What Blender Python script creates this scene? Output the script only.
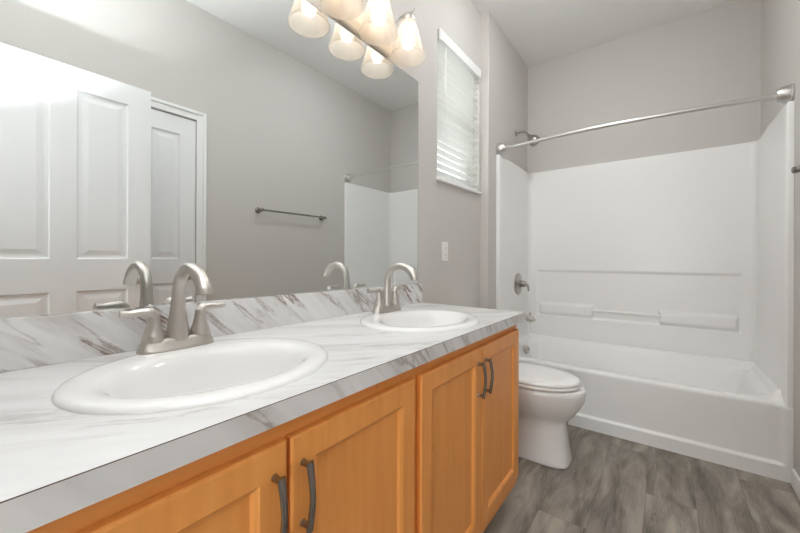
import bpy, bmesh, math, random
from mathutils import Vector, Matrix

random.seed(7)
for o in list(bpy.data.objects):
    bpy.data.objects.remove(o)
SC = bpy.context.scene
COL = SC.collection
R = math.radians

# ------------------------------------------------------------------ camera
cd = bpy.data.cameras.new('camera')
cd.sensor_fit = 'HORIZONTAL'
cd.sensor_width = 36.0
cd.lens = 349.75 * 36.0 / 800.0
cd.shift_y = -0.0095
cd.clip_start = 0.02
cam = bpy.data.objects.new('camera', cd)
COL.objects.link(cam)
cam.matrix_world = (Matrix.Translation((1.0616, 0, 1.0902)) @ Matrix.Rotation(R(37.01), 4, 'Z')
                    @ Matrix.Rotation(R(90), 4, 'X') @ Matrix.Rotation(R(0.216), 4, 'Z'))
SC.camera = cam

# ------------------------------------------------------------------ world, lights, exposure
w = bpy.data.worlds.new('world')
SC.world = w
w.use_nodes = True
nt = w.node_tree
nt.nodes.clear()
bgn = nt.nodes.new('ShaderNodeBackground')        # bright overcast sky
bgn.inputs['Color'].default_value = (.92, .96, 1.0, 1)
bgn.inputs['Strength'].default_value = 2.4
wo = nt.nodes.new('ShaderNodeOutputWorld')
nt.links.new(bgn.outputs[0], wo.inputs[0])

BULB = 3.2          # emission of each lamp bulb
FLASH = 24.0         # the photographer's flash, held low and bounced off the ceiling
HALL_FILL = 12.0          # added fill through a made-up window at the hallway end, behind the camera
DOME_FILL = 20.0           # added room fill, an assumed ceiling lamp above the frame          


def area(name, loc, rot, size, power, color, shape='DISK', size_y=None, spread=180):
    l = bpy.data.lights.new(name, 'AREA')
    l.shape = shape
    l.size = size
    if size_y:
        l.size_y = size_y
    l.energy = power
    l.color = color
    l.spread = R(spread)
    o = bpy.data.objects.new(name, l)
    COL.objects.link(o)
    o.location = loc
    o.rotation_euler = rot
    return o


area('bounce_flash', (0.76, 0.03, 1.36), (R(180 + 6), 0, 0), 0.07, FLASH, (0.93, 0.97, 1.0), spread=112)
area('hall_fill', (1.22, -1.96, 1.20), (R(90), 0, R(0)), 1.1, HALL_FILL, (1.0, 0.985, 0.965), 'RECTANGLE', 1.7)  # fill added behind the camera to brighten the room

SC.view_settings.view_transform = 'Standard'
SC.view_settings.look = 'None'
SC.view_settings.gamma = 1.0
SC.view_settings.use_curve_mapping = False
SC.view_settings.exposure = 0.63
try:
    SC.cycles.use_denoising = True
    SC.cycles.max_bounces = 14
    SC.cycles.diffuse_bounces = 8
    SC.cycles.glossy_bounces = 6
    SC.cycles.transmission_bounces = 8
    SC.cycles.transparent_max_bounces = 16
    SC.cycles.sample_clamp_indirect = 6.0
    SC.cycles.blur_glossy = 0.6
except Exception:
    pass

# ------------------------------------------------------------------ measures
XF = 0.571           # front edge of the worktop
YE = 1.585           # far end of the worktop
YL = -0.06           # near end of the worktop
ZC = 0.863           # top of the worktop
XA = 0.058           # fixture wall of the tub alcove
XR = 1.571           # right wall
YB = 3.276           # far wall
YF = 2.519           # front of the tub
YJ = 2.378           # where the wall steps forward
ZT = 2.859           # ceiling
ZS = 1.874           # top of the tub surround
YN = -0.12           # wall behind the camera
WIN = (1.765, 2.345, 1.556, 2.440)   # window hole y0 y1 z0 z1


# ------------------------------------------------------------------ material helpers
def mat(name, color=(.8, .8, .8), rough=.5, metal=0.0, spec=.5, coat=0.0):
    m = bpy.data.materials.new(name)
    m.use_nodes = True
    b = m.node_tree.nodes['Principled BSDF']
    b.inputs['Base Color'].default_value = (*color, 1)
    b.inputs['Roughness'].default_value = rough
    b.inputs['Metallic'].default_value = metal
    b.inputs['Specular IOR Level'].default_value = spec
    b.inputs['Coat Weight'].default_value = coat
    b.inputs['Coat Roughness'].default_value = .08
    return m


class NT:
    def __init__(s, m):
        s.t = m.node_tree
        s.b = s.t.nodes['Principled BSDF']

    def n(s, kind, **kw):
        x = s.t.nodes.new(kind)
        for k, v in kw.items():
            if k in x.inputs:
                x.inputs[k].default_value = v
            else:
                setattr(x, k, v)
        return x

    def l(s, a, b):
        s.t.links.new(a, b)

    def math(s, op, a, b=None, clamp=False):
        x = s.t.nodes.new('ShaderNodeMath')
        x.operation = op
        x.use_clamp = clamp
        for i, v in enumerate((a, b)):
            if v is None:
                continue
            if isinstance(v, (int, float)):
                x.inputs[i].default_value = v
            else:
                s.l(v, x.inputs[i])
        return x.outputs[0]

    def ramp(s, fac, stops):
        x = s.t.nodes.new('ShaderNodeValToRGB')
        e = x.color_ramp.elements
        while len(e) < len(stops):
            e.new(.5)
        for el, (p, c) in zip(e, stops):
            el.position = p
            el.color = (*c, 1) if len(c) == 3 else c
        s.l(fac, x.inputs[0])
        return x.outputs[0]

    def mix(s, fac, a, b, mode='MIX'):
        x = s.t.nodes.new('ShaderNodeMix')
        x.data_type = 'RGBA'
        x.blend_type = mode
        for i, v in ((0, fac), (6, a), (7, b)):
            if isinstance(v, (int, float)):
                x.inputs[i].default_value = v
            elif isinstance(v, tuple):
                x.inputs[i].default_value = (*v, 1)
            else:
                s.l(v, x.inputs[i])
        return x.outputs[2]

    def coord(s, scale=(1, 1, 1), rot=(0, 0, 0), loc=(0, 0, 0)):
        c = s.t.nodes.new('ShaderNodeTexCoord')
        m = s.t.nodes.new('ShaderNodeMapping')
        m.inputs['Rotation'].default_value = rot
        m.inputs['Location'].default_value = loc
        s.l(c.outputs['Object'], m.inputs[0])
        m2 = s.t.nodes.new('ShaderNodeMapping')
        m2.inputs['Scale'].default_value = scale
        s.l(m.outputs[0], m2.inputs[0])
        return m2.outputs[0]

    def noise(s, vec, scale=5, detail=4, rough=.55, dist=0.0):
        x = s.t.nodes.new('ShaderNodeTexNoise')
        x.inputs['Scale'].default_value = scale
        x.inputs['Detail'].default_value = detail
        x.inputs['Roughness'].default_value = rough
        x.inputs['Distortion'].default_value = dist
        s.l(vec, x.inputs['Vector'])
        return x.outputs[0]

    def bump(s, h, strength=.1, dist=.002):
        x = s.t.nodes.new('ShaderNodeBump')
        x.inputs['Strength'].default_value = strength
        x.inputs['Distance'].default_value = dist
        s.l(h, x.inputs['Height'])
        s.l(x.outputs[0], s.b.inputs['Normal'])


def paint(name, color, bumpy=.06, rough=.6):
    m = mat(name, color, rough, spec=.25)
    k = NT(m)
    v = k.coord()
    k.bump(k.noise(v, 160, 3), bumpy, .001)
    return m


def marble(name, vein_rot, stretch, dens, vein_col, blot, amount):
    """white laminate with broken grey-brown veins; vein_rot turns the vein direction"""
    m = mat(name, (.85, .84, .83), .22, spec=.4)
    k = NT(m)
    v = k.coord(scale=stretch, rot=vein_rot)
    warp = k.noise(v, 2.3, 3)
    vv = k.n('ShaderNodeVectorMath', operation='ADD')
    wv = k.n('ShaderNodeVectorMath', operation='SCALE')
    cmb = k.n('ShaderNodeCombineXYZ')
    k.l(warp, cmb.inputs[0]); k.l(warp, cmb.inputs[1])
    k.l(cmb.outputs[0], wv.inputs[0]); wv.inputs['Scale'].default_value = .22
    k.l(v, vv.inputs[0]); k.l(wv.outputs[0], vv.inputs[1])
    a = k.noise(vv.outputs[0], dens, 7, .62)
    d = k.math('ABSOLUTE', k.math('SUBTRACT', a, .5))
    thin = k.ramp(d, [(0.0, (1, 1, 1)), (.034, (0, 0, 0))])
    a2 = k.noise(vv.outputs[0], dens * .55, 6, .6)
    d2 = k.math('ABSOLUTE', k.math('SUBTRACT', a2, .46))
    wide = k.ramp(d2, [(0.0, (1, 1, 1)), (.075, (0, 0, 0))])
    mask = k.ramp(k.noise(k.coord(scale=stretch, rot=vein_rot, loc=(3, 1, 7)), 2.6, 3), [(blot, (0, 0, 0)), (blot + .16, (1, 1, 1))])
    cloud = k.ramp(k.noise(v, 3.2, 5), [(.35, (.68, .675, .67)), (.62, (.765, .76, .755))])
    c1 = k.mix(k.math('MULTIPLY', k.math('MULTIPLY', wide, mask), .42 * amount), cloud, (.48, .45, .43))
    c2 = k.mix(k.math('MULTIPLY', k.math('MULTIPLY', thin, mask), .62 * amount, True), c1, vein_col)
    k.l(c2, k.b.inputs['Base Color'])
    return m


def maple(name, axis='Z'):
    m = mat(name, (.6, .3, .1), .38, spec=.4)
    k = NT(m)
    sc = {'Z': (14, 14, 1.1), 'Y': (14, 1.1, 14)}[axis]
    v = k.coord(scale=sc)
    n1 = k.noise(v, 2.2, 5, .6, .4)
    col = k.ramp(n1, [(.3, (.80, .318, .074)), (.52, (.86, .36, .092)), (.75, (.90, .395, .112))])
    sp = k.noise(k.coord(scale=(60, 60, 26)), 1.0, 2, .4)
    knots = k.ramp(sp, [(.20, (1, 1, 1)), (.24, (0, 0, 0))])
    c = k.mix(k.math('MULTIPLY', knots, .55), col, (.25, .09, .03))
    k.l(c, k.b.inputs['Base Color'])
    k.bump(n1, .03, .001)
    return m


def planks(name):
    m = mat(name, (.2, .18, .16), .42, spec=.35)
    k = NT(m)
    c = k.t.nodes.new('ShaderNodeTexCoord')
    sp = k.t.nodes.new('ShaderNodeSeparateXYZ')
    k.l(c.outputs['Object'], sp.inputs[0])
    X, Y = sp.outputs[0], sp.outputs[1]
    W, L = .1835, 1.22
    u = k.math('DIVIDE', k.math('ADD', X, -.63 + 10 * W), W)
    iu = k.math('FLOOR', u)
    fu = k.math('SUBTRACT', u, iu)
    off = k.math('MULTIPLY', iu, .8175)
    vv = k.math('DIVIDE', k.math('ADD', k.math('SUBTRACT', Y, off), -1.585 + .8175 * 10 + 20 * L), L)
    iv = k.math('FLOOR', vv)
    fv = k.math('SUBTRACT', vv, iv)
    wn = k.n('ShaderNodeTexWhiteNoise', noise_dimensions='2D')
    cb = k.n('ShaderNodeCombineXYZ')
    k.l(iu, cb.inputs[0]); k.l(iv, cb.inputs[1]); k.l(cb.outputs[0], wn.inputs['Vector'])
    rnd = wn.outputs['Value']
    # grain along the plank, shifted for each plank
    gv = k.n('ShaderNodeCombineXYZ')
    k.l(k.math('ADD', k.math('MULTIPLY', X, 8.5), k.math('MULTIPLY', rnd, 40)), gv.inputs[0])
    k.l(k.math('ADD', k.math('MULTIPLY', Y, 2.0), k.math('MULTIPLY', rnd, 17)), gv.inputs[1])
    g1 = k.noise(gv.outputs[0], 1.3, 3, .55, .7)
    fv2 = k.n('ShaderNodeCombineXYZ')
    k.l(k.math('ADD', k.math('MULTIPLY', X, 130), k.math('MULTIPLY', rnd, 40)), fv2.inputs[0])
    k.l(k.math('MULTIPLY', Y, 5.0), fv2.inputs[1])
    g2 = k.noise(fv2.outputs[0], 1.6, 4, .6)
    # cathedral rings
    ring = k.math('SINE', k.math('MULTIPLY', g1, 110.0))
    ringm = k.ramp(k.noise(gv.outputs[0], .9, 2), [(.5, (0, 0, 0)), (.66, (1, 1, 1))])
    base = k.ramp(k.math('ADD', g1, k.math('MULTIPLY', k.math('SUBTRACT', g2, .5), .22)), [(.28, (.090, .075, .060)), (.5, (.240, .207, .172)), (.68, (.42, .37, .315))])
    c1 = k.mix(k.math('MULTIPLY', k.ramp(g2, [(.35, (0, 0, 0)), (.7, (1, 1, 1))]), .28), base, (.33, .30, .27))
    c2 = k.mix(k.math('MULTIPLY', k.math('MULTIPLY', k.math('MULTIPLY', k.math('ADD', ring, 1), .5), ringm), .5), c1, (.36, .33, .30))
    tone = k.math('ADD', k.math('MULTIPLY', rnd, .22), .90)
    hv = k.n('ShaderNodeVectorMath', operation='SCALE')
    k.l(c2, hv.inputs[0]); k.l(tone, hv.inputs['Scale'])
    # joints
    ex = k.math('MINIMUM', fu, k.math('SUBTRACT', 1.0, fu))
    ey = k.math('MINIMUM', fv, k.math('SUBTRACT', 1.0, fv))
    jx = k.math('LESS_THAN', ex, .006)
    jy = k.math('LESS_THAN', ey, .0011)
    j = k.math('MAXIMUM', jx, jy)
    c3 = k.mix(k.math('MULTIPLY', j, .4), hv.outputs[0], (.07, .06, .055))
    k.l(c3, k.b.inputs['Base Color'])
    k.bump(k.math('SUBTRACT', g2, j), .12, .001)
    return m


M = {}
M['wall'] = paint('greige_wall_paint', (.59, .566, .54))
M['ceiling'] = paint('ceiling_paint', (.87, .865, .855), .12)
M['trim'] = mat('white_trim_paint', (.84, .84, .83), .35)
M['door'] = mat('white_door_paint', (.84, .845, .85), .35)
M['floor'] = planks('grey_vinyl_planks')
M['acrylic'] = mat('white_acrylic', (.86, .855, .845), .27, spec=.45)
M['porcelain'] = mat('white_porcelain', (.80, .79, .78), .07, spec=.5)
M['seatplastic'] = mat('white_seat_plastic', (.87, .865, .855), .18)
M['maple'] = maple('honey_maple')
M['maple_y'] = maple('honey_maple_rail', 'Y')
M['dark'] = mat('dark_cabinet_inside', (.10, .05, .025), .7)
M['nickel'] = mat('brushed_nickel', (.575, .54, .50), .36, 1.0)
M['plate'] = mat('lamplit_satin_plate', (.86, .77, .65), .5, .3)  # warm lamplight is put into this lighter base colour
M['steel'] = mat('satin_steel', (.66, .65, .63), .33, 1.0)
M['chrome'] = mat('polished_chrome', (.78, .78, .78), .06, 1.0)
M['pewter'] = mat('dark_satin_nickel', (.42, .40, .37), .30, 1.0)
M['handle'] = mat('dark_satin_pull', (.30, .285, .265), .26, 1.0)
M['mirror'] = mat('mirror_silver', (.835, .86, .86), .0, 1.0)
M['mirror_edge'] = mat('mirror_edge', (.30, .34, .33), .2)
M['plastic'] = mat('white_plastic', (.86, .855, .83), .35)
M['slot'] = mat('dark_slot', (.06, .06, .06), .6)
M['seam'] = mat('laminate_seam', (.13, .09, .07), .6)
M['top'] = marble('marble_laminate_top', (0, 0, R(38)), (4.2, .62, 1), 2.9, (.30, .262, .24), .42, .6)
M['splash'] = marble('marble_laminate_splash', (R(42), 0, 0), (1, .62, 4.2), 3.0, (.22, .14, .115), .40, 1.6)
M['edge'] = marble('marble_laminate_edge', (R(50), 0, 0), (1, .62, 3.6), 3.0, (.26, .22, .20), .42, 1.2)
M['edge'].node_tree.nodes['Principled BSDF'].inputs['Roughness'].default_value = .3

# painted fibre slats let a little daylight through
m = mat('white_blind_slat', (.86, .86, .84), .45)
b = m.node_tree.nodes['Principled BSDF']
tr = m.node_tree.nodes.new('ShaderNodeBsdfTranslucent')
tr.inputs[0].default_value = (.92, .92, .89, 1)
mx = m.node_tree.nodes.new('ShaderNodeMixShader')
mx.inputs[0].default_value = .10
out = m.node_tree.nodes['Material Output']
m.node_tree.links.new(b.outputs[0], mx.inputs[1])
m.node_tree.links.new(tr.outputs[0], mx.inputs[2])
m.node_tree.links.new(mx.outputs[0], out.inputs[0])
M['slat'] = m

# clear window glass
m = mat('window_glass', (1, 1, 1), .0)
t = m.node_tree
gl = t.nodes.new('ShaderNodeBsdfGlossy'); gl.inputs['Roughness'].default_value = 0.0
tp = t.nodes.new('ShaderNodeBsdfTransparent'); tp.inputs[0].default_value = (.97, .98, .97, 1)
fr = t.nodes.new('ShaderNodeFresnel'); fr.inputs[0].default_value = 1.5
mx = t.nodes.new('ShaderNodeMixShader')
ge = t.nodes.new('ShaderNodeNewGeometry')
ma = t.nodes.new('ShaderNodeMath'); ma.operation = 'SUBTRACT'; ma.use_clamp = True
t.links.new(fr.outputs[0], ma.inputs[0]); t.links.new(ge.outputs['Backfacing'], ma.inputs[1])
t.links.new(ma.outputs[0], mx.inputs[0]); t.links.new(tp.outputs[0], mx.inputs[1]); t.links.new(gl.outputs[0], mx.inputs[2])
t.links.new(mx.outputs[0], t.nodes['Material Output'].inputs[0])
M['glass'] = m

# thin frosted lamp glass: diffuses and lets part of the light straight through
m = mat('frosted_lamp_glass', (.9, .87, .83), .3)
t = m.node_tree
b = t.nodes['Principled BSDF']
b.inputs['Base Color'].default_value = (.88, .83, .77, 1)
tl = t.nodes.new('ShaderNodeBsdfTranslucent'); tl.inputs[0].default_value = (.95, .91, .86, 1)
tp = t.nodes.new('ShaderNodeBsdfTransparent'); tp.inputs[0].default_value = (1.0, .96, .91, 1)
m1 = t.nodes.new('ShaderNodeMixShader'); m1.inputs[0].default_value = .55
m2 = t.nodes.new('ShaderNodeMixShader'); m2.inputs[0].default_value = .52
t.links.new(b.outputs[0], m1.inputs[1]); t.links.new(tl.outputs[0], m1.inputs[2])
t.links.new(m1.outputs[0], m2.inputs[1]); t.links.new(tp.outputs[0], m2.inputs[2])
t.links.new(m2.outputs[0], t.nodes['Material Output'].inputs[0])
M['shade'] = m

m = bpy.data.materials.new('glowing_bulb')
m.use_nodes = True
t = m.node_tree
t.nodes.clear()
em = t.nodes.new('ShaderNodeEmission')
em.inputs[0].default_value = (1.0, .93, .84, 1)
em.inputs[1].default_value = BULB
oo = t.nodes.new('ShaderNodeOutputMaterial')
t.links.new(em.outputs[0], oo.inputs[0])
M['bulb'] = m

m = bpy.data.materials.new('fill_dome_glow')
m.use_nodes = True
t = m.node_tree
t.nodes.clear()
em = t.nodes.new('ShaderNodeEmission')
em.inputs[0].default_value = (.96, .98, 1.0, 1)
em.inputs[1].default_value = DOME_FILL  # glow of the added ceiling fill
oo = t.nodes.new('ShaderNodeOutputMaterial')
t.links.new(em.outputs[0], oo.inputs[0])
M['dome'] = m

m = mat('green_leaves', (.10, .22, .05), .5)
k = NT(m)
k.l(k.ramp(k.noise(k.coord(), 7, 3), [(.3, (.26, .40, .16)), (.7, (.50, .62, .34))]), k.b.inputs['Base Color'])
tl = m.node_tree.nodes.new('ShaderNodeBsdfTranslucent'); tl.inputs[0].default_value = (.50, .66, .34, 1)
mx = m.node_tree.nodes.new('ShaderNodeMixShader'); mx.inputs[0].default_value = .5
m.node_tree.links.new(m.node_tree.nodes['Principled BSDF'].outputs[0], mx.inputs[1]); m.node_tree.links.new(tl.outputs[0], mx.inputs[2])
m.node_tree.links.new(mx.outputs[0], m.node_tree.nodes['Material Output'].inputs[0])
M['leaf'] = m
m = mat('pale_gravel', (.4, .4, .38), .9)
k = NT(m)
k.l(k.ramp(k.noise(k.coord(), 30, 4), [(.3, (.34, .33, .31)), (.7, (.46, .45, .43))]), k.b.inputs['Base Color'])
M['lawn'] = m


# ------------------------------------------------------------------ mesh helpers
def build(name, bm, material, parent=None, smooth=True, angle=35, bevel=0, seg=2):
    if isinstance(bm, tuple):
        me = bpy.data.meshes.new(name)
        me.from_pydata(bm[0], [], bm[1])
        b2 = bmesh.new(); b2.from_mesh(me)
        bmesh.ops.recalc_face_normals(b2, faces=b2.faces)
        b2.to_mesh(me); b2.free()
    else:
        bmesh.ops.recalc_face_normals(bm, faces=bm.faces)
        me = bpy.data.meshes.new(name)
        bm.to_mesh(me)
        bm.free()
    o = bpy.data.objects.new(name, me)
    COL.objects.link(o)
    me.materials.append(material)
    if bevel:
        md = o.modifiers.new('bevel', 'BEVEL')
        md.width = bevel
        md.segments = seg
        md.limit_method = 'ANGLE'
        md.angle_limit = R(40)
    if smooth:
        for p in me.polygons:
            p.use_smooth = True
        me.set_sharp_from_angle(angle=R(angle))
    if parent:
        o.parent = parent
    return o


def thing(name, label, cat, loc=(0, 0, 0), group=None):
    o = bpy.data.objects.new(name, None)
    o.empty_display_size = .05
    COL.objects.link(o)
    o.location = loc
    return tag(o, label, cat, group)


def tag(o, label, cat, group=None):
    o['label'] = label
    o['category'] = cat
    if group:
        o['group'] = group
    return o


def struct(name, bm, material, parent=None, **kw):
    o = build(name, bm, material, parent, **kw)
    if parent is None:
        o['kind'] = 'structure'
    return o


def copy_tree(o, parent=None):
    c = o.copy()
    COL.objects.link(c)
    if parent:
        c.parent = parent
    for ch in list(o.children):
        copy_tree(ch, c)
    return c


def BM():
    return bmesh.new()


def box(bm, lo, hi):
    vs = [bm.verts.new((x, y, z)) for x in (lo[0], hi[0]) for y in (lo[1], hi[1]) for z in (lo[2], hi[2])]
    for f in ((0, 1, 3, 2), (4, 6, 7, 5), (0, 4, 5, 1), (2, 3, 7, 6), (0, 2, 6, 4), (1, 5, 7, 3)):
        bm.faces.new([vs[i] for i in f])
    return bm


def bx(lo, hi):
    return box(BM(), lo, hi)


def loft(bm, rings, cap0=True, cap1=True, closed=True):
    V = [[bm.verts.new(p) for p in r] for r in rings]
    n = len(V[0])
    for a, c in zip(V, V[1:]):
        for i in range(n if closed else n - 1):
            j = (i + 1) % n
            bm.faces.new((a[i], a[j], c[j], c[i]))
    if cap0:
        bm.faces.new(V[0][::-1])
    if cap1:
        bm.faces.new(V[-1])
    return bm


def lathe(bm, prof, origin=(0, 0, 0), axis=(0, 0, 1), seg=32, cap0=True, cap1=True):
    ax = Vector(axis).normalized()
    q = Vector((0, 0, 1)).rotation_difference(ax)
    O = Vector(origin)
    rings = []
    for r, h in prof:
        rings.append([O + q @ Vector((r * math.cos(2 * math.pi * i / seg), r * math.sin(2 * math.pi * i / seg), h)) for i in range(seg)])
    return loft(bm, rings, cap0, cap1)


def catmull(pts, n=8):
    P = [Vector(p) for p in pts]
    P = [2 * P[0] - P[1]] + P + [2 * P[-1] - P[-2]]
    out = []
    for i in range(1, len(P) - 2):
        a, b_, c, d = P[i - 1:i + 3]
        for k_ in range(n):
            t_ = k_ / n
            out.append(.5 * ((2 * b_) + (c - a) * t_ + (2 * a - 5 * b_ + 4 * c - d) * t_ ** 2 + (3 * b_ - a - 3 * c + d) * t_ ** 3))
    out.append(P[-2].copy())
    return out


def lerp_list(vals, n):
    out = []
    for i in range(n):
        t_ = i / (n - 1) * (len(vals) - 1)
        k_ = min(int(t_), len(vals) - 2)
        f = t_ - k_
        out.append(vals[k_] * (1 - f) + vals[k_ + 1] * f)
    return out


def tube(bm, path, rad, seg=16, up=(0, 0, 1), flat=1.0):
    """rad: number or list; flat squeezes the section along the 'side' direction"""
    P = [Vector(p) for p in path]
    n = len(P)
    rr = rad if isinstance(rad, (list, tuple)) else [rad] * 2
    rr = lerp_list(list(rr), n)
    ff = lerp_list(list(flat), n) if isinstance(flat, (list, tuple)) else [flat] * n
    T0 = (P[1] - P[0]).normalized()
    U = Vector(up)
    if abs(U.dot(T0)) > .95:
        U = Vector((1, 0, 0))
    N = (U - T0 * U.dot(T0)).normalized()
    rings = []
    T = T0
    for i in range(n):
        T2 = (P[min(i + 1, n - 1)] - P[max(i - 1, 0)]).normalized()
        N = (T.rotation_difference(T2) @ N)
        N = (N - T2 * N.dot(T2)).normalized()
        T = T2
        B = T.cross(N)
        rings.append([P[i] + N * rr[i] * math.cos(a) + B * rr[i] * ff[i] * math.sin(a)
                      for a in (2 * math.pi * k_ / seg for k_ in range(seg))])
    return loft(bm, rings)


def sup(cx, cy, rx, ry, z, n=2.0, seg=48, rxb=None):
    """super-ellipse ring; rxb = another radius for the half towards -x"""
    pts = []
    for i in range(seg):
        a = 2 * math.pi * i / seg
        c, s = math.cos(a), math.sin(a)
        x = math.copysign(abs(c) ** (2 / n), c)
        y = math.copysign(abs(s) ** (2 / n), s)
        pts.append((cx + x * (rx if x >= 0 or rxb is None else rxb), cy + y * ry, z))
    return pts


def sstep(a, b_, x):
    if a == b_:
        return float(x >= a)
    t_ = max(0, min(1, (x - a) / (b_ - a)))
    return t_ * t_ * (3 - 2 * t_)


def win1(x, a, b_, s):
    """1 between a and b, soft over s"""
    return sstep(a - s / 2, a + s / 2, x) * (1 - sstep(b_ - s / 2, b_ + s / 2, x))


def spaced(a, b_, step, extra=()):
    """regular coordinates plus dense ones around the given edges"""
    n = max(2, int(round((b_ - a) / step)))
    v = [a + (b_ - a) * i / n for i in range(n + 1)]
    for e, s in extra:
        v += [e + s * (i / 8 - .5) * 1.3 for i in range(9)]
    v = sorted(x for x in v if a - 1e-9 <= x <= b_ + 1e-9)
    out = [v[0]]
    for x in v[1:]:
        if x - out[-1] > .0006:
            out.append(x)
    return out


# ------------------------------------------------------------------ the room shell
HX0, HX1, HY = -.55, 2.35, -1.75     # hallway behind the camera
struct('floor', bx((HX0 - .12, HY - .12, -.06), (HX1 + .12, YB + .12, 0)), M['floor'], smooth=False)
struct('ceiling', bx((HX0 - .12, HY - .12, ZT), (HX1 + .12, YB + .12, ZT + .08)), M['ceiling'], smooth=False)
y0, y1, z0, z1 = WIN
g = BM()
box(g, (-.14, YN - .12, 0), (0, y0, ZT))
box(g, (-.14, y1, 0), (0, YJ, ZT))
box(g, (-.14, y0, 0), (0, y1, z0))
box(g, (-.14, y0, z1), (0, y1, ZT))
struct('wall_left', g, M['wall'], smooth=False)
struct('wall_alcove', bx((-.14, YJ, 0), (XA, YB, ZT)), M['wall'], bevel=.004)
struct('wall_far', bx((-.14, YB, 0), (XR + .14, YB + .12, ZT)), M['wall'], smooth=False)
CD = (.462, 1.098, 2.055)            # closet doorway in the right wall
g = BM()
box(g, (XR, YN - .12, 0), (XR + .14, CD[0], ZT))
box(g, (XR, CD[1], 0), (XR + .14, YB, ZT))
box(g, (XR, CD[0], CD[2]), (XR + .14, CD[1], ZT))
struct('wall_right', g, M['wall'], smooth=False)
ED = (.575, 1.315, 2.055)            # entry doorway behind the camera
g = BM()
box(g, (HX0, YN - .12, 0), (ED[0], YN, ZT))
box(g, (ED[1], YN - .12, 0), (HX1, YN, ZT))
box(g, (ED[0], YN - .12, ED[2]), (ED[1], YN, ZT))
struct('wall_near', g, M['wall'], smooth=False)
g = BM()
HW = (.69, 1.75, .36, 2.04)  # opening made for the added hall fill
box(g, (HX0, HY - .12, 0), (HW[0], HY, ZT)); box(g, (HW[1], HY - .12, 0), (HX1, HY, ZT))
box(g, (HW[0], HY - .12, 0), (HW[1], HY, HW[2])); box(g, (HW[0], HY - .12, HW[3]), (HW[1], HY, ZT))
struct('wall_hall_far', g, M['wall'], smooth=False)
g = BM()
for a, b_ in ((HW[0], HW[0] + .05), ((HW[0] + HW[1]) / 2 - .02, (HW[0] + HW[1]) / 2 + .02), (HW[1] - .05, HW[1])):
    box(g, (a, HY - .09, HW[2]), (b_, HY - .04, HW[3]))
for a, b_ in ((HW[0] + .05, (HW[0] + HW[1]) / 2 - .02), ((HW[0] + HW[1]) / 2 + .02, HW[1] - .05)):
    box(g, (a, HY - .09, HW[2]), (b_, HY - .04, HW[2] + .05)); box(g, (a, HY - .09, HW[3] - .05), (b_, HY - .04, HW[3]))
w2 = struct('window_added', g, M['trim'], smooth=False)  # unseen window added to carry the hall fill
build('window_pane', bx((HW[0] + .05, HY - .067, HW[2] + .05), (HW[1] - .05, HY - .063, HW[3] - .05)), M['glass'], w2, smooth=False)
struct('wall_hall_left', bx((HX0 - .12, HY - .12, 0), (HX0, YN, ZT)), M['wall'], smooth=False)
struct('wall_hall_right', bx((HX1, HY - .12, 0), (HX1 + .12, YN, ZT)), M['wall'], smooth=False)


def baseboard(name, lo, hi):
    struct(name, bx(lo, hi), M['trim'], bevel=.005)


baseboard('baseboard_left', (0, YE + .0, 0), (.014, YJ, .085))
baseboard('baseboard_right', (XR - .014, CD[1] + .075, 0), (XR, YF - .016, .085))
baseboard('baseboard_right_near', (XR - .014, YN, 0), (XR, CD[0] - .075, .085))
baseboard('baseboard_near', (XF + 0, YN, 0), (ED[0] - .06, YN + .014, .085)) if ED[0] - .06 > XF else None

# closet doorway casing
g = BM()
cw, ct = .062, .018
for a, b_ in ((CD[0] - cw, CD[0]), (CD[1], CD[1] + cw)):
    box(g, (XR - ct * .6, a, 0), (XR, b_, CD[2] + cw))
box(g, (XR - ct * .6, CD[0], CD[2]), (XR, CD[1], CD[2] + cw))
# raised outer band
for a, b_ in ((CD[0] - cw, CD[0] - cw + .022), (CD[1] + cw - .022, CD[1] + cw)):
    box(g, (XR - ct, a, 0), (XR - ct * .6, b_, CD[2] + cw))
box(g, (XR - ct, CD[0] - cw + .022, CD[2] + cw - .022), (XR - ct * .6, CD[1] + cw - .022, CD[2] + cw))
struct('trim_1', g, M['trim'], bevel=.003)
# entry door frame
g = BM()
for a, b_ in ((ED[0] - .055, ED[0]), (ED[1], ED[1] + .055)):
    box(g, (a, YN, 0), (b_, YN + .016, ED[2] + .055))
box(g, (ED[0], YN, ED[2]), (ED[1], YN + .016, ED[2] + .055))
struct('trim_2', g, M['trim'], bevel=.003)


def panel_door(name, width, height, thick, panels):
    """door leaf: local y = width, z = height, x = thickness centred on 0; raised panels on both faces"""
    g = BM()
    for s in (-1, 1):
        x = s * thick / 2

        def q(y, z, d):
            return g.verts.new((x - s * d, y, z))
        outer = [q(0, 0, 0), q(width, 0, 0), q(width, height, 0), q(0, height, 0)]
        edges = [g.edges.new((outer[i], outer[(i + 1) % 4])) for i in range(4)]
        for (a, b_, c, d) in panels:
            prev = None
            for ins, dep in ((0, 0), (.006, .007), (.016, .009), (.024, .0085), (.046, .003)):
                r = [q(a + ins, c + ins, dep), q(b_ - ins, c + ins, dep), q(b_ - ins, d - ins, dep), q(a + ins, d - ins, dep)]
                if prev is None:
                    edges += [g.edges.new((r[i], r[(i + 1) % 4])) for i in range(4)]
                else:
                    for i in range(4):
                        g.faces.new((prev[i], prev[(i + 1) % 4], r[(i + 1) % 4], r[i]))
                prev = r
            g.faces.new(prev)
        bmesh.ops.triangle_fill(g, edges=edges, use_beauty=True, use_dissolve=False)
        if s == -1:
            first = outer
    for i in range(4):
        j = (i + 1) % 4
        g.faces.new((first[i], first[j], outer[j], outer[i]))
    return build(name, g, M['door'], smooth=False)


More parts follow.
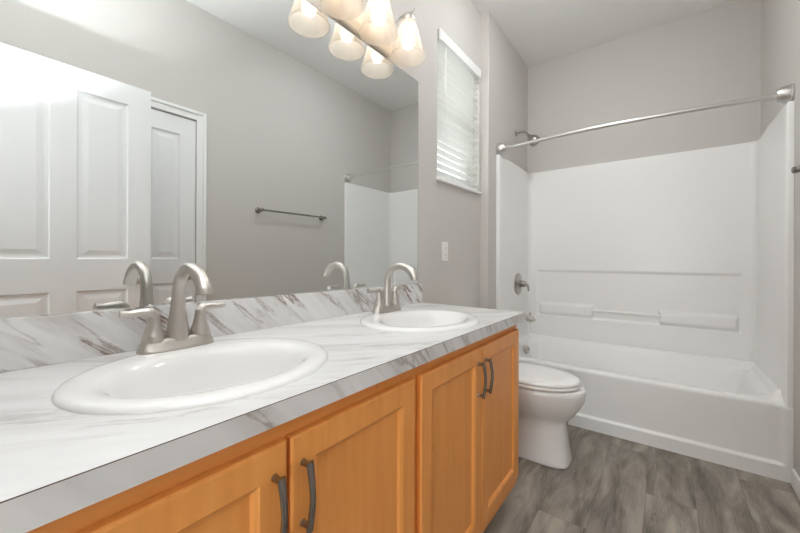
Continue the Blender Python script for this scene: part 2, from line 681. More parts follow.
def door_handle(parent, y, z, side, outx):
    """round rose with a knob; outx = face position, side = direction of the room"""
    g = BM()
    lathe(g, [(.026, 0), (.027, .004), (.022, .008), (.010, .010), (.010, .028), (.022, .036), (.026, .046), (.024, .056), (.014, .061)],
          (outx, y, z), (side, 0, 0), 28)
    return build('door_knob', g, M['steel'], parent)


d1 = panel_door('door_1', .725, 2.03, .035, [(.105, .315, .20, .915), (.41, .62, .20, .915), (.105, .315, 1.075, 1.92), (.41, .62, 1.075, 1.92)])
d1.location = (1.308, .012, .008)
d1['kind'] = 'structure'
door_handle(d1, .665, .965, -1, -.0175)
door_handle(d1, .665, .965, 1, .0175)
for hz in (.22, 1.05, 1.82):
    g = BM()
    lathe(g, [(.007, 0), (.007, .09)], (.02, -.006, hz), (0, 0, 1), 12)
    box(g, (.004, -.002, hz), (.018, .001, hz + .09))
    build('hinge', g, M['steel'], d1)
d2 = panel_door('door_2', CD[1] - CD[0] - .006, 2.04, .035, [(.10, .265, .20, .915), (.365, .53, .20, .915), (.10, .265, 1.075, 1.925), (.365, .53, 1.075, 1.925)])
d2.location = (XR + .022, CD[0] + .003, .008)
d2['kind'] = 'structure'
door_handle(d2, .582, .96, -1, -.0175)

# window: frame, sashes, panes, sill
fx0, fx1 = -.135, -.085
g = BM()
fw = .035
box(g, (fx0, y0, z0), (fx1, y0 + fw, z1)); box(g, (fx0, y1 - fw, z0), (fx1, y1, z1))
box(g, (fx0, y0 + fw, z0), (fx1, y1 - fw, z0 + fw)); box(g, (fx0, y0 + fw, z1 - fw), (fx1, y1 - fw, z1))
zm = (z0 + z1) / 2
box(g, (fx0 + .005, y0 + fw, zm - .012), (fx1 - .005, y1 - fw, zm + .012))
wf = struct('window_1', g, M['trim'], bevel=.003)
build('window_pane', bx((-.112, y0 + fw, z0 + fw), (-.108, y1 - fw, zm - .012)), M['glass'], wf, smooth=False)
build('window_pane', bx((-.122, y0 + fw, zm + .012), (-.118, y1 - fw, z1 - fw)), M['glass'], wf, smooth=False)
build('window_sill', bx((-.085, y0 - .012, z0 - .006), (.022, y1 + .012, z0 + .014)), M['trim'], wf, bevel=.005)

# ------------------------------------------------------------------ outdoors behind the blinds
struct('ground', bx((-9, -6, -.35), (-.2, 9, -.3)), M['lawn'], smooth=False)
V, F = [], []
rnd = random.Random(3)
for i in range(5200):
    y = rnd.uniform(-1.6, 6.4)
    top = 3.2 + .35 * math.sin(y * 1.7) + .2 * math.sin(y * 4.1 + 1)
    z = -.3 + (top + .3) * rnd.random() ** .8
    th = .3 * (1 - ((z + .3) / (top + .4)) ** 3)
    c = Vector((-4.3 + th * rnd.uniform(-1, 1), y, z))
    s = rnd.uniform(.05, .10)
    q = Matrix.Rotation(rnd.uniform(0, 6.28), 3, 'Z') @ Matrix.Rotation(rnd.uniform(-1.2, 1.2), 3, 'X')
    k0 = len(V)
    for p in ((-s, 0, 0), (0, -s * .55, .01), (s, 0, 0), (0, s * .55, .01)):
        V.append(tuple(c + q @ Vector(p)))
    F.append((k0, k0 + 1, k0 + 2, k0 + 3))
hedge = build('hedge', (V, F), M['leaf'], smooth=False)
tag(hedge, 'green leafy hedge outdoors, glimpsed between the white window blind slats', 'hedge')

# ------------------------------------------------------------------ bathtub and surround
LIPZ, RIMF, RIMB = .078, .376, .424
xl, xr = XA + .001, XR - .001
sk = .016                            # how far the skirt panel lies behind the lip


def skirt(x, z):
    a = win1(x, xl + .035, xr - .035, .03)
    return YF + sk * a * sstep(LIPZ - .006, LIPZ + .010, z)


def rimz(x, y):
    e = max(sstep(YB - .10, YB - .05, y), 1 - sstep(xl + .03, xl + .07, x), sstep(xr - .07, xr - .03, x))
    e *= sstep(YF + .05, YF + .10, y)
    return RIMF + (RIMB - RIMF) * e


def basin(x, y):
    ins_f, ins_b, ins_l, ins_r = YF + .075, YB - .085, xl + .055, xr - .08
    dx = min((x - ins_l) / .11, (ins_r - x) / .17)
    dy = min((y - ins_f) / .10, (ins_b - y) / .11)
    if dx <= 0 or dy <= 0:
        return 0.0
    f = 1 - min(1, math.hypot(max(0, 1 - dx), max(0, 1 - dy)))
    return .29 * sstep(0, 1, f ** .72)


xs = spaced(xl, xr, .014, [(xl + .035, .03), (xr - .035, .03)])
rows = []
for z in spaced(0, RIMF - .022, .02, [(LIPZ + .002, .018)]):
    rows.append([(x, skirt(x, z), z) for x in xs])
for i in range(1, 9):                # rounded front rim
    a = math.pi / 2 * i / 8
    rows.append([(x, skirt(x, RIMF - .022) + .022 * (1 - math.cos(a)), RIMF - .022 + .022 * math.sin(a)) for x in xs])
for y in spaced(YF + .045, YB - .002, .0135):
    rows.append([(x, y, rimz(x, y) - basin(x, y)) for x in xs])
rows.append([(x, YB - .002, 0) for x in xs])
g = BM()
loft(g, rows, False, False, closed=False)
tub = build('bathtub', g, M['acrylic'], angle=60)
tag(tub, 'long white alcove bathtub with smooth apron along the far wall', 'bathtub')
g = BM()
lathe(g, [(.030, 0), (.030, .004), (.012, .005)], (xl + .30, (YF + YB) / 2, RIMF - .29 + .001), (0, 0, 1), 24)
build('drain', g, M['steel'], tub)

# surround: U shaped moulded panel, front flange to front flange
sxl, sxr, syb = XA + .026, XR - .026, YB - .030
rad = .036
path = []                            # (point, inward normal, x along the back or None)


def addp(p, n):
    path.append((Vector((p[0], p[1], 0)), Vector((n[0], n[1], 0)).normalized()))


fy = YF + .004
addp((XA + .001, fy), (0, -1))
addp((sxl - .010, fy), (0, -1))
for i in range(1, 6):
    a = math.pi / 2 * i / 6
    addp((sxl - .010 + .010 * math.sin(a), fy + .010 * (1 - math.cos(a))), (math.sin(a), -math.cos(a)))
for y in spaced(fy + .010, syb - rad, .05):
    addp((sxl, y), (1, 0))
for i in range(1, 9):
    a = math.pi / 2 * i / 9
    addp((sxl + rad * (1 - math.cos(a)), syb - rad + rad * math.sin(a)), (math.cos(a), -math.sin(a)))
RX0, RX1, RZ0, RZ1 = .16, 1.48, .605, .99
BX0, BX1 = .597, 1.04
for x in spaced(sxl + rad, sxr - rad, .02, [(RX0, .03), (RX1, .03), (BX0, .02), (BX1, .02)]):
    addp((x, syb), (0, -1))
for i in range(1, 9):
    a = math.pi / 2 * i / 9
    addp((sxr - rad * (1 - math.sin(a)), syb - rad * (1 - math.cos(a))), (-math.sin(a), -math.cos(a)))
for y in spaced(fy + .010, syb - rad, .05)[::-1]:
    addp((sxr, y), (-1, 0))
for i in range(1, 6):
    a = math.pi / 2 * i / 6
    addp((sxr + .010 * (1 - math.cos(a)), fy + .010 * (1 - math.sin(a))), (-math.cos(a), -math.sin(a)))
addp((sxr + .010, fy), (0, -1))
addp((XR - .001, fy), (0, -1))


def relief(p, z):
    if p.y < syb - .004:
        return 0.0
    x = p.x
    rec = win1(x, RX0, RX1, .026) * win1(z, RZ0, RZ1, .022)
    shelf = max(win1(x, RX0 + .02, BX0, .018), win1(x, BX1, RX1 - .02, .018)) * sstep(.595, .635, z) * (1 - sstep(.695, .72, z))
    low = .006 * (1 - sstep(.44, .60, z))
    return -.013 * rec + .034 * shelf + low


zs = spaced(RIMF, ZS - .012, .03, [(RZ0, .03), (RZ1, .03), (.612, .03), (.712, .03)])
rows = []
for z in zs:
    rows.append([tuple(p + n * relief(p, z) + Vector((0, 0, max(z, rimz(p.x, p.y) + .0004)))) for p, n in path])
for i in range(1, 6):
    a = math.pi / 2 * i / 5
    rows.append([tuple(p - n * .008 * (1 - math.cos(a)) + Vector((0, 0, ZS - .012 + .012 * math.sin(a)))) for p, n in path])


def wallpt(p):
    """the wall behind a point of the panel"""
    if p.y > syb - rad - .0005:
        return Vector((min(max(p.x, XA + .001) if XA + .10 < p.x < XR - .10 else (XA + .001 if p.x < .8 else XR - .001), XR - .001), YB - .001 if True else 0, 0)) \
            if abs(p.y - syb) < .0005 else Vector((XA + .001 if p.x < .8 else XR - .001, min(p.y + .02, YB - .001), 0))
    return Vector((XA + .001 if p.x < .8 else XR - .001, p.y, 0))


rows.append([tuple(wallpt(p) + Vector((0, 0, ZS))) for p, n in path])
g = BM()
loft(g, rows, False, False, closed=False)
sur = build('tub_surround', g, M['acrylic'], angle=50)
tag(sur, 'glossy white moulded shower surround standing above the bathtub on three walls', 'shower surround')
g = BM()
tube(g, [(BX0 - .006, syb + .006, .672), (BX1 + .006, syb + .006, .672)], .012, 14)
gb = build('shelf_bar', g, M['acrylic'], sur)

# fixture wall fittings
fyc = 2.945
t = thing('shower_valve', 'round brushed nickel shower valve with lever on the white surround', 'shower valve', (sxl, fyc, .885))
g = BM()
lathe(g, [(.091, 0), (.092, .004), (.086, .010), (.050, .014), (.040, .018), (.036, .024)], (0, 0, 0), (1, 0, 0), 40)
build('valve_plate', g, M['pewter'], t)
g = BM()
lathe(g, [(.024, .02), (.026, .03), (.024, .062), (.016, .070)], (0, 0, 0), (1, 0, 0), 28)
tube(g, catmull([(.046, 0, .008), (.062, .0, .004), (.078, 0, -.006), (.086, 0, -.030), (.088, 0, -.058)], 6), [.015, .012, .010, .008, .007], 14)
build('lever', g, M['pewter'], t)

t = thing('tub_spout', 'brushed nickel tub filler spout low on the fixture end of the surround', 'tub spout', (sxl, fyc, .605))
g = BM()
lathe(g, [(.033, 0), (.033, .006), (.022, .010), (.022, .09)], (0, 0, 0), (1, 0, 0), 28)
tube(g, catmull([(.078, 0, 0), (.104, 0, -.003), (.117, 0, -.014), (.120, 0, -.024)], 6), [.024, .026, .026, .023], 20)
build('spout_body', g, M['nickel'], t)
g = BM()
lathe(g, [(.005, 0), (.005, .014), (.010, .016), (.010, .026), (.006, .029)], (.102, 0, .020), (0, 0, 1), 16)
build('diverter_knob', g, M['nickel'], t)

t = thing('overflow_plate', 'small round nickel overflow plate just above the tub rim', 'overflow plate', (xl + .098, fyc, .345))
g = BM()
lathe(g, [(.038, -.012), (.038, .004), (.032, .010), (.010, .012)], (0, 0, 0), (.95, 0, .30), 28)
build('cover_plate', g, M['nickel'], t)
g = BM()
box(g, (.008, -.006, -.004), (.024, .006, .020))
build('trip_lever', g, M['nickel'], t, bevel=.003)

t = thing('shower', 'nickel shower head on a short bent arm high on the wall', 'shower head', (XA, 2.955, 2.155))
g = BM()
lathe(g, [(.026, 0), (.026, .004), (.018, .010), (.010, .014)], (0, 0, 0), (1, 0, 0), 24)
build('escutcheon', g, M['pewter'], t)
g = BM()
tube(g, catmull([(.008, 0, 0), (.05, 0, .004), (.085, 0, -.008), (.112, 0, -.036)], 7), .0085, 14)
build('shower_arm', g, M['pewter'], t)
g = BM()
dv = Vector((.62, 0, -.78)).normalized()
lathe(g, [(.011, -.012), (.015, 0), (.016, .008), (.013, .012), (.026, .022), (.038, .036), (.0435, .052), (.045, .068), (.043, .082), (.038, .090), (.008, .088)],
      (.112, 0, -.040), tuple(dv), 32)
build('spray_head', g, M['pewter'], t)

# shower rod
ry, rz = 2.562, 1.921
t = thing('shower_curtain_rod', 'gently bowed empty shower rod with cup flanges above the tub', 'curtain rod', (0, ry, rz))
rp = []
for i in range(33):
    u = i / 32
    x = XA + .03 + (XR - XA - .06) * u
    rp.append((x, -.062 * math.sin(math.pi * u), 0))
g = BM()
tube(g, rp, .0125, 16)
build('rod', g, M['steel'], t)
for x, s in ((XA + .001, 1), (XR - .001, -1)):
    g = BM()
    lathe(g, [(.043, 0), (.044, .010), (.040, .013), (.040, .018), (.037, .030), (.031, .044), (.026, .050), (.024, .053), (.0135, .053)],
          (x, 0, 0), (s, -.10, 0), 32)
    for v in g.verts:
        v.co = Vector((x, 0, 0)) + (v.co - Vector((x, 0, 0))) * 1.12
    build('flange', g, M['steel'], t)

# ------------------------------------------------------------------ toilet
tcx, tcy = .45, 2.045
t = thing('toilet', 'white two-piece elongated toilet with closed lid between vanity and bathtub', 'toilet', (0, tcy, 0))
g = BM()
S = 56
rings = [
    sup(.420, 0, .246, .108, 0.0, 4.2, S, .225),
    sup(.420, 0, .250, .112, .006, 4.2, S, .23),
    sup(.420, 0, .246, .108, .02, 4.0, S, .225),
    sup(.418, 0, .238, .098, .09, 3.6, S, .215),
    sup(.416, 0, .234, .090, .17, 3.2, S, .21),
    sup(.415, 0, .236, .090, .215, 3.0, S, .21),
    sup(.416, 0, .246, .100, .234, 2.7, S, .21),
    sup(.418, 0, .270, .130, .262, 2.4, S, .21),
    sup(.420, 0, .292, .152, .300, 2.25, S, .21),
    sup(.422, 0, .310, .172, .340, 2.15, S, .205),
    sup(.422, 0, .316, .180, .378, 2.15, S, .20),
    sup(.422, 0, .314, .180, .398, 2.15, S, .20),
    sup(.422, 0, .306, .173, .407, 2.15, S, .195),
    sup(.422, 0, .240, .120, .407, 2.15, S, .12),
    sup(.422, 0, .210, .100, .33, 2.15, S, .11),
    sup(.422, 0, .10, .06, .24, 2.15, S, .07),
]
loft(g, rings)
box(g, (.03, -.10, .10), (.26, .10, .40))
build('bowl', g, M['porcelain'], t, angle=60)
g = BM()
rings = [sup(.442, 0, .266, .176, .410, 2.15, S, .20), sup(.442, 0, .273, .182, .414, 2.15, S, .205), sup(.442, 0, .275, .184, .421, 2.15, S, .205),
         sup(.442, 0, .270, .179, .428, 2.15, S, .20), sup(.442, 0, .21, .115, .428, 2.1, S, .13), sup(.442, 0, .205, .110, .410, 2.1, S, .125)]
loft(g, rings, False, False)
build('seat', g, M['seatplastic'], t, angle=60)
g = BM()
rings = [sup(.442, 0, .261, .172, .432, 2.15, S, .20), sup(.442, 0, .271, .181, .436, 2.15, S, .208), sup(.442, 0, .271, .181, .442, 2.15, S, .208),
         sup(.442, 0, .261, .172, .4495, 2.15, S, .20), sup(.442, 0, .20, .12, .4535, 2.15, S, .15), sup(.442, 0, .09, .05, .455, 2.15, S, .07)]
loft(g, rings)
build('lid', g, M['seatplastic'], t, angle=60)
for s in (-1, 1):
    g = BM()
    lathe(g, [(.013, 0), (.013, .03), (.010, .036)], (.225, s * .075, .407), (0, 0, 1), 18)
    build('hinge_cap', g, M['seatplastic'], t)
g = BM()
rings = [sup(.118, 0, .080, .165, .40, 5, S), sup(.116, 0, .090, .185, .44, 5, S), sup(.112, 0, .098, .215, .60, 5, S), sup(.112, 0, .100, .222, .705, 5, S)]
loft(g, rings)
build('tank', g, M['porcelain'], t, angle=50)
g = BM()
rings = [sup(.112, 0, .104, .226, .706, 5, S), sup(.112, 0, .110, .232, .712, 5, S), sup(.112, 0, .110, .232, .728, 5, S), sup(.112, 0, .102, .224, .738, 5, S), sup(.112, 0, .05, .12, .741, 4, S)]
loft(g, rings)
build('tank_lid', g, M['porcelain'], t, angle=50)
g = BM()
lathe(g, [(.014, 0), (.014, .012), (.008, .016)], (.208, .165, .655), (1, 0, 0), 18)
tube(g, [(.222, .165, .655), (.226, .13, .650), (.226, .095, .645)], [.006, .005, .006], 10)
build('flush_lever', g, M['chrome'], t)
for s in (-1, 1):
    g = BM()
    lathe(g, [(.012, 0), (.012, .010), (.008, .018), (.003, .020)], (.33, s * .118, 0), (0, 0, 1), 16)
    build('bolt_cap', g, M['seatplastic'], t)

# ------------------------------------------------------------------ vanity cabinet
CX = .540                            # front of the cabinet frame
CY0, CY1 = -.035, 1.553
ZB = ZC - .0465                       # underside of the worktop
t = thing('vanity_cabinet', 'long honey maple double-sink vanity cabinet with four recessed panel doors', 'cabinet', (0, 0, 0))
VAN = t
build('back_panel', bx((.012, CY0 + .018, .10), (.024, CY1 - .018, ZB - .001)), M['maple'], t, smooth=False)
build('floor_panel', bx((.024, CY0 + .018, .10), (CX - .02, CY1 - .018, .118)), M['maple'], t, smooth=False)
for a in (CY0, CY1 - .018):
    g = BM()
    box(g, (.012, a, .0), (CX - .075, a + .018, ZB - .001))
    box(g, (CX - .075, a, .095), (CX - .02, a + .018, ZB - .001))
    build('side_panel', g, M['maple'], t, smooth=False)
g = BM()
stl = [(CY0, .022 + CY0), (.334, .382), (.728, .772), (1.121, 1.169), (CY1 - .03, CY1)]
for a, b_ in stl:
    box(g, (CX - .02, a, .095), (CX, b_, ZB - .001))
for (a, b_) in zip([s[1] for s in stl[:-1]], [s[0] for s in stl[1:]]):
    box(g, (CX - .02, a, ZB - .040), (CX, b_, ZB - .001))
    box(g, (CX - .02, a, .095), (CX, b_, .155))
build('face_frame', g, M['maple_y'], t, smooth=False)
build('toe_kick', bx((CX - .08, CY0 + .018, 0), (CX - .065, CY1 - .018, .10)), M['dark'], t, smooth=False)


def cab_door(ya, yb, za, zb, handle_y):
    """door with mitred-look bevelled frame and sunk flat panel; the front is +x"""
    th = .017
    x0, x1 = CX + .001, CX + .001 + th
    fw_ = .054
    g = BM()

    def ring(ins, x):
        return [g.verts.new((x, ya + ins, za + ins)), g.verts.new((x, yb - ins, za + ins)), g.verts.new((x, yb - ins, zb - ins)), g.verts.new((x, ya + ins, zb - ins))]
    rs = [ring(.0, x0), ring(0, x1 - .004), ring(.002, x1 - .001), ring(.005, x1), ring(fw_ - .003, x1), ring(fw_, x1 - .002), ring(fw_ + .004, x1 - .0035), ring(fw_ + .009, x1 - .010), ring(fw_ + .009, x0)]
    for a, b_ in zip(rs, rs[1:] + rs[:1]):
        for i in range(4):
            g.faces.new((a[i], a[(i + 1) % 4], b_[(i + 1) % 4], b_[i]))
    d = build('door', g, M['maple'], VAN, smooth=False)
    i_ = fw_ + .0085
    build('door_panel', bx((x0 + .001, ya + i_, za + i_), (x1 - .0095, yb - i_, zb - i_)), M['maple'], d, smooth=False)
    # bowed bar pull
    hz1 = zb - .048
    hz0 = hz1 - .112
    g = BM()
    tube(g, catmull([(x1 + .0195, handle_y, hz1 + .004), (x1 + .021, handle_y, hz1 - .008), (x1 + .0255, handle_y, hz1 - .035), (x1 + .027, handle_y, (hz0 + hz1) / 2),
                     (x1 + .0255, handle_y, hz0 + .035), (x1 + .021, handle_y, hz0 + .008), (x1 + .0195, handle_y, hz0 - .004)], 6),
         [.0042, .0048, .005, .005, .005, .0048, .0042], 14, up=(1, 0, 0), flat=[1.75, 1.5, 1.2, 1.1, 1.2, 1.5, 1.75])
    for z in (hz0 + .003, hz1 - .003):
        lathe(g, [(.0065, 0), (.0055, .004), (.005, .014), (.006, .021)], (x1 - .0005, handle_y, z), (1, 0, 0), 16)
    build('handle', g, M['handle'], d)
    return d


DZ0, DZ1 = .140, .785
cab_door(-.018, .357, DZ0, DZ1, .332)
cab_door(.364, .735, DZ0, DZ1, .388)
cab_door(.765, 1.146, DZ0, DZ1, 1.113)
cab_door(1.152, 1.536, DZ0, DZ1, 1.171)

# ------------------------------------------------------------------ worktop with two sink holes
SINKS = [(.303, .358), (.319, 1.118)]
SA, SB = .248, .215                  # half length, half depth of a sink rim
g = BM()
edges = []
zt = ZC
cs = [(.002, YL), (XF - .0008, YL), (XF - .0008, YE), (.002, YE)]
vs = [g.verts.new((x, y, zt)) for x, y in cs]
edges += [g.edges.new((vs[i], vs[(i + 1) % 4])) for i in range(4)]
for sx, sy in SINKS:
    r = [g.verts.new((sx + (SB - .02) * math.cos(2 * math.pi * i / 56), sy + (SA - .02) * math.sin(2 * math.pi * i / 56), zt)) for i in range(56)]
    edges += [g.edges.new((r[i], r[(i + 1) % 56])) for i in range(56)]
bmesh.ops.triangle_fill(g, edges=edges, use_beauty=True, use_dissolve=False)
res = bmesh.ops.extrude_face_region(g, geom=list(g.faces))
for v in [e for e in res['geom'] if isinstance(e, bmesh.types.BMVert)]:
    v.co.z -= .0375
ctop = build('countertop', g, M['top'], smooth=False)
tag(ctop, 'white marble-look laminate countertop with grey veins, backsplash and square edge', 'countertop')
build('front_edge', bx((XF - .0008, YL, ZC - .038), (XF, YE, ZC - .0012)), M['edge'], ctop, smooth=False)
o = build('edge_seam', bx((XF - .0009, YL, ZC - .0012), (XF - .0002, YE, ZC + .0001)), M['seam'], ctop, smooth=False)
o['label'] = 'thin brown laminate seam line'
build('backsplash', bx((.0075, YL, ZC + .0005), (.020, YE - .002, ZC + .104)), M['splash'], ctop, smooth=False)


def make_sink(loc):
    t = thing('sink', 'x', 'sink', loc, 'oval drop-in sinks')
    g = BM()

    def ell(a, b_, z, dx=0.0, n=2.0):
        return [(dx + b_ * math.copysign(abs(math.cos(q)) ** (2 / n), math.cos(q)), a * math.copysign(abs(math.sin(q)) ** (2 / n), math.sin(q)), z)
                for q in (2 * math.pi * i / 72 for i in range(72))]
    rings = [ell(SA - .03, SB - .03, -.012), ell(SA, SB, .0003), ell(SA - .0006, SB - .0006, .003), ell(SA - .004, SB - .004, .0072), ell(SA - .011, SB - .011, .0102), ell(SA - .020, SB - .020, .0112),
             ell(SA - .030, SB - .028, .0110)]
    rings.append(ell(.208, .167, .0104, .010))
    # bowl, shifted to the front so that the faucet ledge stays at the back
    dx = .018
    prof = [(.198, .155, .0085), (.190, .147, .004), (.181, .138, -.005), (.173, .131, -.018), (.162, .121, -.042), (.145, .107, -.078), (.115, .082, -.115), (.06, .05, -.132), (.022, .022, -.137)]
    for a, b_, z in prof:
        rings.append(ell(a, b_, z, dx, 2.0))
    loft(g, rings, False, True)
    build('basin', g, M['porcelain'], t, angle=60)
    g = BM()
    lathe(g, [(.030, -.1355), (.031, -.1325), (.024, -.131), (.020, -.133)], (dx, 0, 0), (0, 0, 1), 28)
    lathe(g, [(.017, -.133), (.017, -.126), (.012, -.122)], (dx, 0, 0), (0, 0, 1), 24)
    build('drain', g, M['chrome'], t)
    return t


TILT = R(-.29)                       # the top is tilted down at its far end to fit the camera view
ctop.rotation_euler.x = TILT
ctop.location = (0, ZC * math.sin(TILT), ZC - ZC * math.cos(TILT))


def on_top(o, x, y, h=0.0):
    o.location = (x, y, ZC + y * math.tan(TILT) + h)
    o.rotation_euler.x = TILT


s0 = make_sink((SINKS[0][0], SINKS[0][1], ZC))
s0['label'] = 'white oval drop-in sink nearest the camera, in the left half of the countertop'
s1 = copy_tree(s0)
on_top(s0, *SINKS[0])
on_top(s1, *SINKS[1])
s1['label'] = 'white oval drop-in sink at the far end of the countertop'


def make_faucet(loc):
    t = thing('faucet', 'x', 'faucet', loc, 'two-handle bathroom faucets')
    g = BM()
    n = 3.2

    def rr(hx, hy, z):
        return [(hx * math.copysign(abs(math.cos(q)) ** (2 / n), math.cos(q)), hy * math.copysign(abs(math.sin(q)) ** (2 / n), math.sin(q)), z)
                for q in (2 * math.pi * i / 64 for i in range(64))]
    loft(g, [rr(.029, .083, 0), rr(.029, .083, .003), rr(.027, .081, .006), rr(.0225, .0755, .022), rr(.0205, .0735, .026), rr(.016, .068, .028)])
    build('base_plate', g, M['nickel'], t, angle=60)
    g = BM()
    pth = catmull([(0, 0, .020), (0, 0, .047), (-.001, 0, .080), (0, 0, .112), (.004, 0, .147), (.022, 0, .178), (.056, 0, .194), (.094, 0, .189), (.124, 0, .169), (.142, 0, .141)], 8)
    tube(g, pth, [.0265, .0235, .0185, .0152, .0138, .0136, .0142, .0152, .0165, .0176], 28, up=(1, 0, 0), flat=1.0)
    ends = sorted(g.verts, key=lambda v: (v.co - pth[-1]).length)[:28]
    for v in ends:                   # the outlet is cut level
        v.co.z += (pth[-1].z - .004 - v.co.z) * .75
    sp = build('spout', g, M['nickel'], t, angle=60)
    g = BM()
    d = (pth[-1] - pth[-3]).normalized()
    lathe(g, [(.0115, 0), (.0115, .004), (.009, .006)], tuple(pth[-1] - d * .003), (.25, 0, -1), 20)
    build('aerator', g, M['pewter'], sp)
    for s in (-1, 1):
        y = s * .051
        g = BM()
        lathe(g, [(.0235, .024), (.0240, .030), (.0215, .038), (.0165, .053), (.0130, .069), (.0122, .080), (.0118, .087), (.008, .092)], (0, y, 0), (0, 0, 1), 28)
        h = build('handle', g, M['nickel'], t, angle=60)
        g = BM()
        tube(g, catmull([(0, y, .072), (0, y + s * .001, .083), (-.001, y + s * .009, .0915), (-.003, y + s * .028, .0925), (-.005, y + s * .046, .0915), (-.007, y + s * .063, .0935)], 6),
             [.0118, .0120, .0118, .0100, .0094, .0098], 18, up=(1, 0, 0), flat=[1.0, 1.0, 1.0, .92, .85, .85])
        build('lever', g, M['nickel'], h, angle=60)
    g = BM()
    lathe(g, [(.0028, .02), (.0028, .075), (.005, .078), (.006, .086), (.003, .09)], (-.023, 0, 0), (0, 0, 1), 12)
    build('lift_rod', g, M['nickel'], t)
    return t


f0 = make_faucet((.112, .357, ZC + .0108))
f0['label'] = 'brushed nickel gooseneck faucet on the near sink'
f1 = copy_tree(f0)
on_top(f0, .112, .357, .0108)
on_top(f1, .128, 1.150, .0108)
f1['label'] = 'brushed nickel gooseneck faucet on the far sink'

# ------------------------------------------------------------------ mirror
mir = build('mirror', bx((.001, YL, ZC + .085), (.006, 1.557, 2.041)), M['mirror'], smooth=False)
tag(mir, 'large frameless wall mirror sitting on the backsplash', 'mirror')
g = BM()
box(g, (.0008, 1.557, ZC + .085), (.0062, 1.559, 2.043))
box(g, (.0008, YL, 2.041), (.0062, 1.557, 2.043))
box(g, (.0008, YL, ZC + .0835), (.0062, 1.559, ZC + .085))
build('mirror_edge', g, M['mirror_edge'], mir, smooth=False)


# ------------------------------------------------------------------ vanity lights
def make_light(yc):
    t = thing('vanity_light', 'x', 'wall light', (0, yc, 2.108))
    g = BM()
    hl = .186
    prof = [(.001, -.052), (.014, -.052), (.020, -.046), (.022, -.034), (.028, -.026), (.031, -.012), (.031, .012), (.028, .026), (.022, .034), (.020, .046), (.014, .052), (.001, .052)]
    loft(g, [[(x, y, z) for x, z in prof] for y in (-hl, hl)])
    build('back_plate', g, M['plate'], t, bevel=.003)
    for k_ in (-1, 0, 1):
        y = k_ * .211
        sx = .101
        g = BM()
        lathe(g, [(.020, 0), (.020, .004), (.010, .010)], (.030, k_ * .145, .0), (1, 0, 0), 20)
        ya = k_ * .145
        tube(g, catmull([(.034, ya, 0), (.046, ya + k_ * .004, .012), (.050, ya + k_ * .018, .05), (.056, ya + k_ * .036, .098), (.074, ya + k_ * .056, .130), (.101, y, .1375), (.119, y + k_ * .012, .144), (.128, y + k_ * .018, .160)], 7),
             [.0055, .0055, .005, .005, .005, .0048, .004, .003], 12)
        arm = build('arm', g, M['nickel'], t)
        g = BM()
        lathe(g, [(.029, .085), (.032, .092), (.032, .106), (.027, .118), (.010, .127), (.006, .137)], (sx, y, 0), (0, 0, 1), 28)
        build('shade_holder', g, M['nickel'], arm)
        g = BM()
        outer = [(.030, .098), (.036, .090), (.042, .074), (.050, .044), (.059, .009), (.069, -.026), (.078, -.056), (.0825, -.067), (.0825, -.073)]
        inner = [(.0795, -.073), (.0795, -.067), (.075, -.056), (.066, -.026), (.056, .009), (.047, .044), (.039, .074), (.033, .088), (.027, .096)]
        lathe(g, outer + inner, (sx, y, 0), (0, 0, 1), 48, False, False)
        build('shade', g, M['shade'], t, angle=60)
        g = BM()
        lathe(g, [(.013, .075), (.014, .06), (.020, .045), (.028, .025), (.031, .005), (.029, -.012), (.021, -.025), (.010, -.031), (.002, -.032)], (sx, y, 0), (0, 0, 1), 28)
        build('bulb', g, M['bulb'], t, angle=80)
        g = BM()
        lathe(g, [(.014, .074), (.014, .092)], (sx, y, 0), (0, 0, 1), 20)
        build('socket', g, M['plastic'], t)
    return t


l1 = make_light(1.120)
l1['label'] = 'three-light brushed nickel vanity fixture with frosted bell shades above the mirror'

t = thing('added_ceiling_fill', 'added round white fill light, unseen, on the ceiling between vanity and tub', 'fill light', (.66, 1.96, ZT))  # assumed lamp, added out of view to brighten the room
g = BM()
lathe(g, [(.165, -.001), (.165, -.022), (.150, -.026)], (0, 0, 0), (0, 0, 1), 40)
build('fill_base', g, M['trim'], t)
g = BM()
lathe(g, [(.150, -.024), (.148, -.045), (.132, -.075), (.10, -.098), (.05, -.112), (.006, -.115)], (0, 0, 0), (0, 0, 1), 40)
build('dome', g, M['dome'], t)

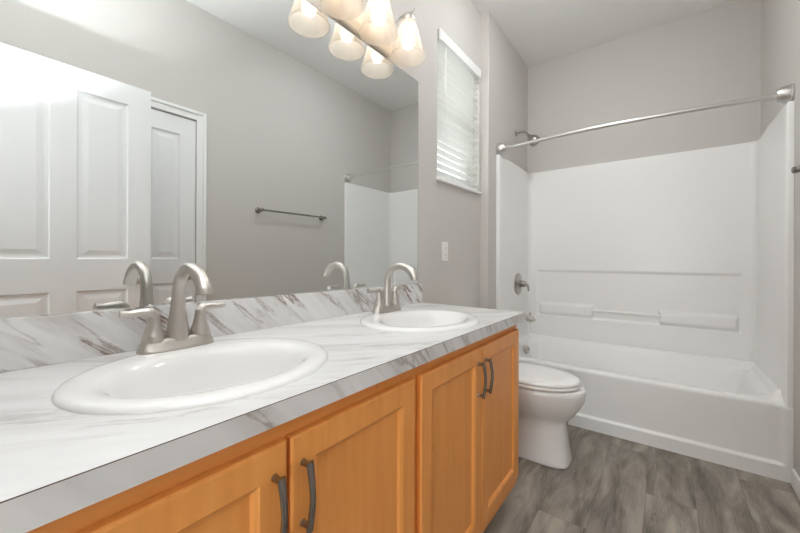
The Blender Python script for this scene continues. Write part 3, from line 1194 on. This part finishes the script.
# ------------------------------------------------------------------ blinds, switch plate, towel bar
t = thing('window_blind', 'white horizontal slat blind covering the small window beside the mirror', 'window blind', (0, (y0 + y1) / 2, z0))
hy = (y1 - y0) / 2 - .006
hz = z1 - z0
build('valance', bx((.006, -hy - .002, hz - .066), (.020, hy + .002, hz - .002)), M['trim'], t, bevel=.004)
build('head_rail', bx((-.056, -hy, hz - .045), (-.001, hy, hz - .003)), M['trim'], t, smooth=False)
n = 18
for i in range(n):
    z = .058 + i * (hz - .058 - .085) / (n - 1)
    tl = R(9 if i != 8 else 0)
    g = BM()
    c, s = math.cos(tl), math.sin(tl)
    rings = []
    for yy in (-hy, hy):
        r = []
        for u, h in ((-.025, 0), (-.012, .0022), (0, .003), (.012, .0022), (.025, 0), (.025, -.0025), (.012, -.0005), (0, .0003), (-.012, -.0005), (-.025, -.0025)):
            r.append((-.030 + u * c - h * s, yy, z + u * s + h * c))
        rings.append(r)
    loft(g, rings)
    build('slat', g, M['slat'], t)
build('bottom_rail', bx((-.052, -hy, .016), (-.006, hy, .032)), M['trim'], t, bevel=.003)
for yy in (-.18, .18):
    g = BM()
    for xx in (-.057, -.003):
        box(g, (xx, yy - .0012, .03), (xx + .0012, yy + .0012, hz - .045))
    build('ladder_cord', g, M['plastic'], t, smooth=False)
g = BM()
tube(g, [(.002, -.20, hz - .07), (.004, -.20, hz - .34)], .0035, 8)
build('tilt_wand', g, M['plastic'], t)

t = thing('outlet', 'white wall outlet cover on the greige wall right of the mirror', 'outlet', (0, 1.855, 1.135))
build('cover_plate', bx((0.0005, -.036, -.060), (.006, .036, .060)), M['plastic'], t, bevel=.003)
g = BM()
box(g, (.006, -.017, -.034), (.0085, .017, .034))
rec = build('receptacle', g, M['plastic'], t, bevel=.002)
for zz in (-.02, .02):
    for yy in (-.007, .007):
        build('slot', bx((.0084, yy - .001, zz - .004), (.0088, yy + .001, zz + .005)), M['slot'], rec, smooth=False)

t = thing('towel_bar', 'thin nickel towel bar on the right wall, seen in the mirror', 'towel bar', (XR, 1.89, 1.478))
g = BM()
tube(g, [(-.058, -.325, 0), (-.058, .325, 0)], .0075, 14)
build('bar', g, M['handle'], t)
for s in (-1, 1):
    g = BM()
    lathe(g, [(.024, 0), (.024, .006), (.016, .012), (.011, .030), (.011, .046), (.014, .052), (.014, .066), (.009, .070)], (-.001, s * .325, 0), (-1, 0, 0), 24)
    build('post', g, M['handle'], t)
